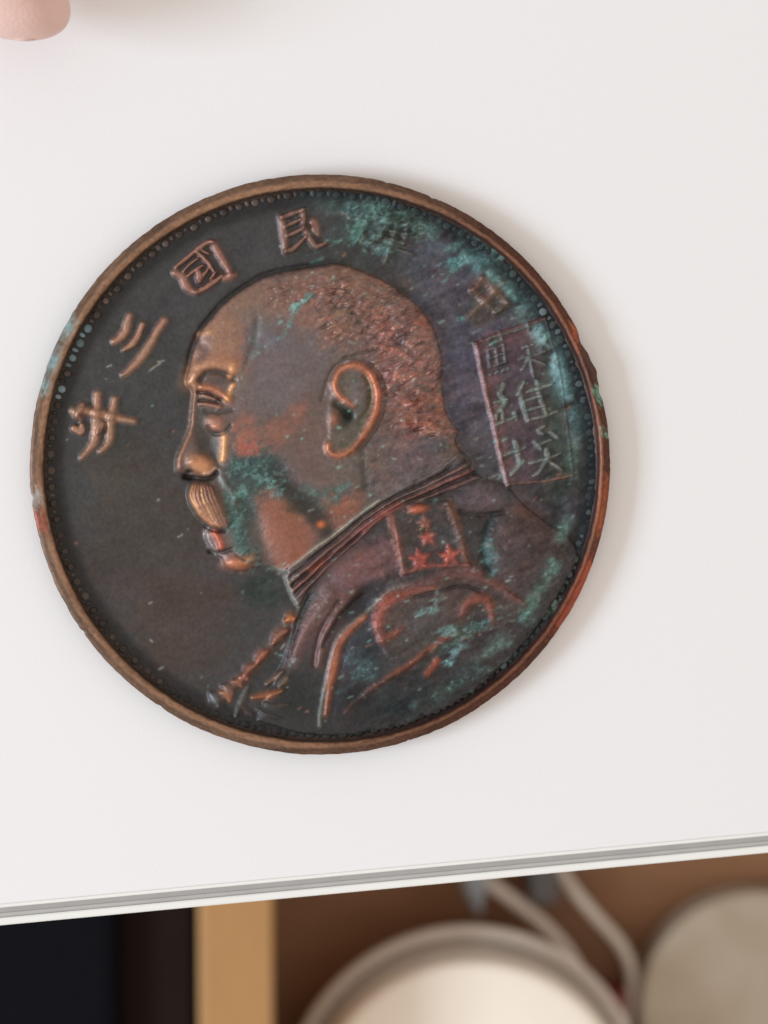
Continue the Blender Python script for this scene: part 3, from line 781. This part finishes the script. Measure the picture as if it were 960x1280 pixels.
# ---- verdigris
def verd(c, rx, ry, rot, a=.9, thr=.0, col=(84, 132, 122), h=.8, stre=.8):
    q = P([c]); x, y = UB - q[0, 0], VB - q[0, 1]
    t = math.radians(rot); ca, sa = math.cos(t), math.sin(t)
    e = np.sqrt(((x * ca + y * sa) / rx) ** 2 + ((-x * sa + y * ca) / ry) ** 2)
    n_ = n_vein * .7 + n_fine * .4 + n_str * stre * .5 + n_gr * .55
    m = sm(.2, .85, (1.15 - e) + n_ * .6 - thr) * a * .85
    m[e > 2.2] = 0
    col = np.array(col) * .8 + .2 * np.array([78, 84, 82])
    paint(ALL, m, col, .85); H[:] += h * m * (1 + .9 * n_gr)
D_T = (56, 82, 78); M_T = (80, 124, 114); L_T = (134, 186, 176)
for s in [((465, 285), 60, 34, 10, .8, .1, D_T), ((445, 290), 34, 16, 40, .8, .15, M_T), ((470, 300), 40, 16, 0, .7, .3, (96, 112, 108)), ((440, 282), 16, 8, 45, .8, .3, (104, 150, 136)), ((515, 285), 50, 25, -20, .75, .1, (52, 72, 68)),
          ((568, 318), 14, 24, -30, .9, .25, (76, 128, 124)), ((600, 300), 60, 12, -38, .85, .1, (54, 84, 82)), ((390, 312), 22, 8, 15, .8, .3, M_T), ((400, 322), 30, 6, 5, .8, .3, M_T),
          ((352, 408), 26, 7, 40, .7, .35, (104, 138, 128)), ((384, 372), 24, 7, 42, .9, .3, (110, 170, 158)), ((415, 352), 26, 6, 35, .7, .3, (100, 130, 120)), ((322, 425), 10, 40, -18, .5, .45, (96, 112, 100)), ((302, 470), 5, 30, -10, .7, .35, (84, 98, 84)),
          ((320, 595), 44, 26, -10, .8, .25, D_T), ((302, 625), 12, 34, 12, .85, .25, (100, 150, 142)), ((300, 660), 18, 38, 8, .75, .3, (84, 124, 116)), ((345, 604), 22, 7, 20, .8, .4, (110, 160, 150)), ((400, 616), 32, 8, 10, .8, .25, (76, 112, 104)), ((315, 690), 12, 16, 0, .6, .3, D_T), ((345, 712), 22, 8, -20, .7, .3, (96, 120, 112)),
          ((288, 540), 6, 16, 0, .8, .35, M_T), ((290, 510), 16, 8, 20, .7, .3, (92, 112, 100)), ((575, 800), 50, 24, 35, .75, .2, D_T), ((556, 783), 22, 16, 0, .8, .3, (94, 132, 128)), ((570, 818), 24, 9, 15, .95, .25, (124, 166, 170)), ((595, 785), 28, 14, 55, .7, .3, (76, 112, 106)),
          ((540, 755), 40, 12, 10, .6, .5, L_T), ((612, 690), 8, 36, 0, .7, .35, (76, 112, 108)), ((615, 715), 10, 20, 0, .7, .4, M_T), ((632, 765), 26, 16, -20, .7, .35, (78, 110, 106)), ((610, 840), 46, 18, 35, .6, .35, D_T), ((650, 790), 40, 20, 50, .6, .4, (84, 104, 92)), ((712, 735), 24, 11, 50, .95, .15, (88, 156, 142)), ((695, 755), 20, 9, 45, .7, .3, (96, 120, 96)),
          ((455, 830), 26, 40, 25, .5, .3, D_T), ((430, 860), 40, 12, 40, .4, .4, D_T), ((575, 395), 8, 5, 40, .9, .3, (104, 190, 160)), ((620, 428), 12, 4, 20, .9, .2, (76, 150, 122)), ((340, 735), 30, 26, -40, .45, .25, (58, 76, 66)), ((350, 760), 10, 10, 0, .6, .4, (110, 120, 110)), ((622, 596), 18, 4, 0, .7, .3, (140, 150, 136)), ((716, 600), 8, 6, 0, .9, .2, (90, 170, 152))]:
    verd(s[0], s[1], s[2], s[3], s[4], s[5], s[6])
# the pale arc along the beads on the right
rb_ = 318
phi = np.degrees(ang)
for (a0, a1, rr_, ww, aa, cc) in [(8, 68, 324, 9, .75, (66, 104, 106)), (16, 36, 319, 9, .85, (126, 158, 158)), (-38, 6, 318, 8, .6, (96, 118, 112)), (-50, -16, 316, 9, .55, (92, 128, 116)), (38, 62, 318, 6, .5, (112, 152, 148)), (-75, -45, 322, 9, .35, (64, 80, 74)), (62, 92, 326, 8, .45, (72, 104, 100))]:
    mm = sm(a0 - 6, a0 + 6, phi) * sm(a1 + 6, a1 - 6, phi) * np.exp(-((RR - rr_) / ww) ** 2) * np.clip(.55 + .75 * n_vein + .5 * n_fine + .3 * n_str, 0, 1) * aa
    paint(ALL, mm, cc, .85); H += .8 * mm

# flecks: short bright ticks of scale
for k in range(420):
    while True:
        q = (rng.random(2) * 2 - 1) * 325
        if np.hypot(*q) < 325: break
    if q[0] < -60 and rng.random() < .88: continue
    L = 1 + rng.random() ** 3 * 6; a_ = math.radians(25 + rng.normal(0, 12))
    dv = np.array([math.cos(a_), math.sin(a_)]) * L * .5
    g = [(134, 180, 168), (156, 168, 160), (110, 150, 138), (150, 156, 150), (160, 100, 82)][rng.integers(0, 5)]
    stroke(np.array([q - dv, q + dv]), 1.6 + rng.random() * 1.4, .5, g, .25 + .5 * rng.random(), raw=True, bell=True, crust=.6)
for pts in [[(186, 463), (199, 454)], [(196, 452), (204, 450)], [(133, 458), (138, 456)], [(260, 660), (255, 668)], [(186, 756), (190, 754)], [(187, 801), (190, 804)], [(222, 672), (228, 668)], [(356, 806), (352, 812)]]:
    stroke(pts, 1.8, -.4, (170, 164, 156), .8, bell=True)
for k in range(60):                                                    # hairline scratches
    q = P([(60 + rng.random() * 300, 440 + rng.random() * 420)])[0]
    if np.hypot(*q) > 310: continue
    a_ = math.radians(rng.normal(20, 30)); L = 6 + rng.random() * 18
    dv = np.array([math.cos(a_), math.sin(a_)]) * L
    stroke(np.array([q - dv, q + dv]), 1.3, -.25, (96, 84, 76), .35, raw=True, bell=True)

# the strike is soft and worn: round everything over a little, then let the corrosion roughen it
H = .4 * H + .6 * blur(H, 1.2)
C = C * (1 + .22 * headmask[..., None] + .0)
for k in range(3): C[..., k] = .5 * C[..., k] + .5 * blur(C[..., k], 1.2)
CR = blur(CR, 1.0)
# powdery grains of green scale over the crusted areas
grain = noise(3.2, 61, 2, math.radians(25), 1.7)
gm = sm(.35, .75, grain + .25 * n_vein) * np.clip(CR * 1.1, 0, 1)
paint(ALL, gm * .42, (116, 146, 140), .9); H += .7 * gm
gd = sm(.3, .8, -grain) * np.clip(CR * 1.1, 0, 1)
paint(ALL, gd * .55, (46, 54, 52), .7); H -= .4 * gd
# small-scale pitting, stronger to the right where the metal is corroded
cor = .18 + .82 * sm(-60, 120, U)
H += cor * (.35 * noise(6, 21, 3) + .30 * n_str) + .06 * noise(3, 22, 2)
C *= (1 + cor[..., None] * (.15 * n_str + .13 * n_fine + .20 * n_gr)[..., None])
hue = noise(22, 51, 5); hue2 = noise(60, 52, 4)
hue *= cor; C *= np.stack([1 + .10 * hue + .04 * hue2, 1 - .03 * hue, 1 - .08 * hue + .05 * hue2], -1)
lum = C.mean(-1, keepdims=True); C = lum + (C - lum) * .98
C = np.clip(C, .004, .9)

# ---- split the sheet into part meshes
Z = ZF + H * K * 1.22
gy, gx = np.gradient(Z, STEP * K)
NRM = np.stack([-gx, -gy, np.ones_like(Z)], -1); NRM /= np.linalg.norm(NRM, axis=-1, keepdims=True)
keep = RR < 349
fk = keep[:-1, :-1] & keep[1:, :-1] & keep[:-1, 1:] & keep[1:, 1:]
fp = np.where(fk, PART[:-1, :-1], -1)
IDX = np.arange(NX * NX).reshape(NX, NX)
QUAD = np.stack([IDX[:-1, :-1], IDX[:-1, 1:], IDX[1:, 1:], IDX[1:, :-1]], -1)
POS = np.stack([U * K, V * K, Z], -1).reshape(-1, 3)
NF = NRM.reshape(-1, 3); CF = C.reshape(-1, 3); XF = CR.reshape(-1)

coin = empty('coin', (0, 0, 0))
tag(coin, 'large dark copper coin with a raised portrait and green patina', 'coin')
made = {}
def sheet(name, quads, parent):
    ids, inv = np.unique(quads.reshape(-1), return_inverse=True)
    me = bpy.data.meshes.new(name)
    nq = len(quads)
    me.vertices.add(len(ids)); me.vertices.foreach_set('co', POS[ids].astype(np.float32).ravel())
    me.loops.add(nq * 4); me.loops.foreach_set('vertex_index', inv.astype(np.int32).ravel())
    me.polygons.add(nq); me.polygons.foreach_set('loop_start', np.arange(0, nq * 4, 4, dtype=np.int32))
    me.update(calc_edges=True)
    me.polygons.foreach_set('use_smooth', np.ones(nq, bool))
    a = me.attributes.new('tint', 'FLOAT_COLOR', 'POINT')
    a.data.foreach_set('color', np.concatenate([CF[ids], np.ones((len(ids), 1))], 1).astype(np.float32).ravel())
    a = me.attributes.new('crust', 'FLOAT', 'POINT'); a.data.foreach_set('value', XF[ids].astype(np.float32))
    me.normals_split_custom_set_from_vertices(NF[ids].tolist())
    return link(name, me, M_COIN, parent)
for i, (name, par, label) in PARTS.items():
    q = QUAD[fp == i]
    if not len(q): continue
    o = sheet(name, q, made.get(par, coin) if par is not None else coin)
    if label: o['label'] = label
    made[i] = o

# ---- rim: turned ring with edge and back
NS = 1080
th = np.linspace(0, 2 * math.pi, NS, endpoint=False)
def ring_noise(seed, n, amp):
    r = np.random.default_rng(seed); out = np.zeros(NS)
    for k in range(1, n): out += r.normal() * np.cos(k * th + r.random() * 6.28) / max(k, 8) ** .5
    return out / np.std(out) * amp
rv = ring_noise(1, 200, .2); rv2 = ring_noise(2, 160, .4); rv3 = ring_noise(3, 300, .15)
nick = np.zeros(NS)
def dent(px, py, width, amt):
    q = P([(px, py)])[0]; a0 = math.atan2(q[1], q[0])
    dd = np.angle(np.exp(1j * (th - a0)))
    return amt * np.exp(-(dd / width) ** 2)
for _k in range(10):
    _a = rng.random() * 6.283
    nick -= (.5 + 1.3 * rng.random() ** 2) * np.exp(-(np.angle(np.exp(1j * (th - _a))) / (.004 + .008 * rng.random())) ** 2)
nick += dent(42, 622, .010, -2.5) + dent(104, 790, .008, -1.5) + dent(735, 425, .03, -3.0) + dent(748, 462, .018, 1.8) + dent(752, 490, .02, -2.5) + dent(57, 480, .02, -.8)
prof = [(363.2, 0.4, 0), (363.5, 2.5, 0), (363.5, -4.2, 1), (363.0, -2.6, 1), (361.4, -1.4, 1), (359, -.8, 1), (356.5, -.45, 1), (354.5, -.1, 1), (352.5, .15, 1), (350.2, .1, 1), (348.6, -.4, 1), (347.4, -1.6, 1), (346.2, -4.0, 1), (344.8, -7.4, 1), (343, -9.6, 1), (336, -13.5, 1)]
np_ = len(prof)
vv = np.zeros((NS, np_ + 1, 3)); cc_ = np.zeros((NS, np_ + 1, 3)); xx = np.zeros((NS, np_ + 1))
# rim colours by angle: brown copper, redder on the right, pale crust at upper left
deg = np.degrees(th); deg = np.where(deg > 180, deg - 360, deg); deg0 = deg; nD = ring_noise(14, 300, .7)
def angsel(px0, px1, soft=2.0):
    a0 = math.degrees(math.atan2(*(P([px0])[0][::-1]))); a1 = math.degrees(math.atan2(*(P([px1])[0][::-1])))
    if a1 < a0: a0, a1 = a1, a0
    return sm(a0 - soft, a0 + soft, deg) * sm(a1 + soft, a1 - soft, deg)
nA = ring_noise(11, 200, .5); nB = ring_noise(12, 400, .5); nC = ring_noise(13, 60, .5)
for k in range(np_ + 1):
    if k == np_: rr_, zz, on_top = .01, 0.0, -1
    else: rr_, zz, on_top = prof[k]
    outer = 1.0 if k < 9 and k < np_ else .3
    r_k = rr_ + (rv + nick) * (1 if k < 7 else .15) + (rv3 if k < 4 else 0) + (rv2 * .6 if 7 <= k < 13 else 0)
    if 8 <= k < np_ - 1: r_k = r_k + 3.0 * sm(-.2, .75, np.cos(th - math.radians(-8)))
    if k == np_: r_k = np.full(NS, .01)
    z_k = np.where(on_top == 1, T + zz * K + rv2 * .12 * K, zz * K)
    if k == 0: z_k = np.full(NS, 0.004)
    if k == 1: z_k = np.full(NS, 0.03)
    if k == np_: z_k = np.full(NS, 0.004)
    vv[:, k, 0] = np.cos(th) * r_k * K; vv[:, k, 1] = np.sin(th) * r_k * K; vv[:, k, 2] = z_k
    deg = deg0 + 1.6 * np.roll(nD, 7 * k) * .8 + 1.2 * nB * (k % 3 - 1)
    base = lin((130, 101, 82))[None] * np.ones((NS, 1))
    rightness = sm(-.2, .75, np.cos(th - math.radians(-8)))[:, None]
    base = base * (1 - rightness) + lin((104, 64, 50))[None] * rightness
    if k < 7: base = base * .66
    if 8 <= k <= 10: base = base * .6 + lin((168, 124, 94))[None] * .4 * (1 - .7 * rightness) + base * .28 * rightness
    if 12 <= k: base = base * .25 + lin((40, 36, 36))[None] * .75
    v_ = np.zeros(NS)
    if 2 <= k <= 9:
        sel = angsel((98, 398), (62, 486)) * np.clip(.75 + .8 * nC + .3 * nB, 0, 1) * (1 if 3 <= k <= 7 else .5)
        base = base * (1 - sel[:, None]) + lin((128, 150, 148))[None] * sel[:, None]; v_ = np.maximum(v_, sel)
        for p0, p1, cl in [((749, 478), (754, 496), (108, 150, 128)), ((760, 535), (763, 548), (110, 140, 118)), ((46, 615), (46, 630), (150, 140, 132))]:
            sel = angsel(p0, p1, .7) * .9
            base = base * (1 - sel[:, None]) + lin(cl)[None] * sel[:, None]; v_ = np.maximum(v_, sel)
        for p0, p1, cl in [((735, 425), (752, 480), (84, 62, 54)), ((752, 665), (766, 600), (150, 84, 56)), ((690, 790), (745, 700), (150, 76, 56)), ((744, 420), (735, 405), (170, 96, 66)), ((60, 665), (46, 640), (150, 82, 64))]:
            sel = angsel(p0, p1, 1.2) * .75
            base = base * (1 - sel[:, None]) + lin(cl)[None] * sel[:, None]
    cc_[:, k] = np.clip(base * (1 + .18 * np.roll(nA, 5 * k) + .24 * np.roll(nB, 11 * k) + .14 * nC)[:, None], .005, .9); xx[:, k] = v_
n1 = np_ + 1
vi = np.arange(NS * n1).reshape(NS, n1)
nx_ = np.roll(vi, -1, 0)
qs = [np.stack([vi[:, k], nx_[:, k], nx_[:, k + 1], vi[:, k + 1]], -1) for k in range(np_ - 1)]
qs.append(np.stack([vi[:, 0], vi[:, np_], nx_[:, np_], nx_[:, 0]], -1))
qs = np.concatenate(qs)
me = bpy.data.meshes.new('rim')
me.vertices.add(NS * n1); me.vertices.foreach_set('co', vv.astype(np.float32).ravel())
me.loops.add(len(qs) * 4); me.loops.foreach_set('vertex_index', qs.astype(np.int32).ravel())
me.polygons.add(len(qs)); me.polygons.foreach_set('loop_start', np.arange(0, len(qs) * 4, 4, dtype=np.int32))
me.update(calc_edges=True); me.polygons.foreach_set('use_smooth', np.ones(len(qs), bool))
a = me.attributes.new('tint', 'FLOAT_COLOR', 'POINT'); a.data.foreach_set('color', np.concatenate([cc_.reshape(-1, 3), np.ones((NS * n1, 1))], 1).astype(np.float32).ravel())
a = me.attributes.new('crust', 'FLOAT', 'POINT'); a.data.foreach_set('value', xx.astype(np.float32).ravel())
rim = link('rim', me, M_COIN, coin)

# ---- beading: large beads and small bars by turns
def dome(name, rx, ry, h, nseg=14, nr=4):
    v, f = [], []
    for j in range(nr):
        t = j / nr
        for i in range(nseg):
            a_ = 2 * math.pi * i / nseg
            s = math.cos(t * math.pi / 2) ** .6
            v.append((rx * s * math.cos(a_), ry * s * math.sin(a_), h * math.sin(t * math.pi / 2)))
    v.append((0, 0, h))
    for j in range(nr - 1):
        for i in range(nseg):
            k = (i + 1) % nseg
            f.append((j * nseg + i, j * nseg + k, (j + 1) * nseg + k, (j + 1) * nseg + i))
    for i in range(nseg): f.append(((nr - 1) * nseg + i, (nr - 1) * nseg + (i + 1) % nseg, nr * nseg))
    return pydata(name, v, f)
big = dome('bead', 5.3 * K, 4.9 * K, 4.2 * K); small = dome('bead_bar', 4.4 * K, 2.7 * K, 3.4 * K)
big.materials.append(M_BEAD); small.materials.append(M_BEAD)
NB = 104
for i in range(NB * 2):
    a_ = 2 * math.pi * (i + .3) / (NB * 2)
    lg = i % 2 == 0
    o = bpy.data.objects.new('bead' if lg else 'bead_bar', big if lg else small)
    COL.objects.link(o); o.parent = coin
    r_ = (338.6 if lg else 340) + 1.8 * (.5 + .5 * math.cos(a_)) + random.gauss(0, .5)
    j0 = int((math.sin(a_) * r_ + HALF) / STEP); i0 = int((math.cos(a_) * r_ + HALF) / STEP)
    worn = .5 + .5 * math.cos(a_ - math.radians(-20))          # 1 on the corroded right side
    zs = (.72 - .5 * worn) * (0.7 + .5 * random.random())
    o.location = (math.cos(a_) * r_ * K, math.sin(a_) * r_ * K, Z[j0, i0] - .6 * K)
    o.rotation_euler = (random.gauss(0, .08), random.gauss(0, .08), a_ + random.gauss(0, .06))
    s = .92 + .16 * random.random() + .12 * worn * (random.random() - .6)
    o.scale = (s, s * (0.92 + .16 * random.random()), zs)
    d_ = math.degrees(a_) % 360
    if d_ > 180: d_ -= 360
    cr = 0.0
    base = np.array([70, 62, 58.])
    if 95 < d_ < 160: base = np.array([84, 72, 67.])
    if -180 < d_ < -125: base = np.array([72, 62, 57.])
    if -125 < d_ < -50: base = np.array([46, 44, 42.])
    if 5 < d_ < 95: base = np.array([46, 54, 55.]) + random.random() ** 2 * np.array([26, 30, 30.]); cr = .5
    if 14 < d_ < 38: base = np.array([58, 68, 69.]) + random.random() ** 2 * np.array([46, 46, 46.]); cr = .6
    if -50 < d_ <= 5: base = np.array([46, 52, 52.]) + random.random() ** 2 * np.array([40, 46, 44.]); cr = .4
    if 148 < d_ < 165 and random.random() < .7: base = np.array([104, 122, 126.]); cr = .7
    base = base * (0.75 + .45 * random.random())
    
    o.color = (*lin(base), cr)

# ---------------------------------------------------------------- hand reaching in at the upper left
def hand():
    tip = at(32, 50, 1.05)
    root = empty('person', (tip.x, tip.y, 0))
    tag(root, 'bare fingertip of a person reaching in at the upper left corner', 'person')
    dirv = Vector((0.42, -0.88, -0.06)).normalized()
    up = Vector((0, 0, 1)); side = dirv.cross(up).normalized(); nrm = side.cross(dirv)
    v, f = [], []
    seg = 32
    L = 7.5
    rings = []
    N = 44
    for i in range(N + 1):
        t = i / N
        s = -L * (1 - t) ** 2.2
        dtip = -s
        r_ = .80 + .10 * min(dtip / 4, 1) + .05 * math.exp(-((dtip - 2.4) / .5) ** 2)
        if dtip < .7: r_ *= max(0.02, (1 - (1 - dtip / .7) ** 2.2)) ** (1 / 2.2)
        rings.append((s, r_))
    for s, r_ in rings:
        c_ = dirv * s + Vector((0, 0, .004 * s * s))
        for k in range(seg):
            a_ = 2 * math.pi * k / seg
            shear = -.45 * math.cos(a_) * r_ * (1 * math.exp(-(s / 1.6) ** 2))
            v.append(c_ + side * math.cos(a_) * r_ + nrm * math.sin(a_) * r_ * .86 + dirv * shear)
    for i in range(N):
        for k in range(seg):
            l = (k + 1) % seg
            f.append((i * seg + k, i * seg + l, (i + 1) * seg + l, (i + 1) * seg + k))
    f.append(tuple(range(seg))); f.append(tuple(N * seg + k for k in range(seg)))
    me = pydata('hand', v, f)
    # the rest of the hand, outside the picture: palm and four folded fingers, skinned and joined
    sk = bpy.data.meshes.new('skin')
    b0 = dirv * -7.0 + Vector((0, 0, .6))
    pts, edg, rad = [], [], []
    def add(p_, r_, par=None):
        pts.append(p_); rad.append(r_)
        if par is not None: edg.append((par, len(pts) - 1))
        return len(pts) - 1
    palm = add(b0 - dirv * 3.0 - side * 2.0, 1.7)
    k0 = add(b0, .95, palm)
    wr = add(b0 - dirv * 8.5 - side * 2.2, 2.0, palm); add(b0 - dirv * 14 - side * 2.6, 2.3, wr)
    for n_, (off, ln) in enumerate([(-1.9, 1.0), (-3.6, .95), (-5.0, .8)]):
        a_ = add(b0 + side * off + dirv * (.1 - .25 * n_), .9, palm)
        b_ = add(pts[a_] + dirv * 2.6 * ln - Vector((0, 0, .8)), .8, a_)
        c_ = add(pts[b_] - dirv * .8 * ln - Vector((0, 0, 1.5)), .7, b_)
        add(pts[c_] - dirv * 1.6 * ln - Vector((0, 0, .1)), .6, c_)
    a_ = add(b0 - dirv * 3.4 + side * 1.4 - Vector((0, 0, .6)), 1.0, palm)
    b_ = add(pts[a_] + dirv * 2.4 + side * .5 - Vector((0, 0, .8)), .85, a_); add(pts[b_] + dirv * 2.2 - side * .5 - Vector((0, 0, .2)), .7, b_)
    sk.from_pydata([tuple(p_) for p_ in pts], edg, [])
    so = bpy.data.objects.new('skin', sk); COL.objects.link(so)
    md = so.modifiers.new('Skin', 'SKIN'); md.use_smooth_shade = True
    for i, r_ in enumerate(rad): sk.skin_vertices[0].data[i].radius = (r_, r_ * .85)
    sk.skin_vertices[0].data[0].use_root = True
    so.modifiers.new('Sub', 'SUBSURF').levels = 2
    bpy.context.view_layer.update()
    ev = so.evaluated_get(bpy.context.evaluated_depsgraph_get())
    hm = bpy.data.meshes.new_from_object(ev)
    bm = bmesh.new(); bm.from_mesh(me); bm.from_mesh(hm)
    bm.to_mesh(me); bm.free()
    bpy.data.objects.remove(so, do_unlink=True); bpy.data.meshes.remove(hm)
    me.polygons.foreach_set('use_smooth', [True] * len(me.polygons)); me.materials.clear()
    o = link('hand', me, M_SKIN, root); o.location = Vector((0, 0, tip.z))
hand()
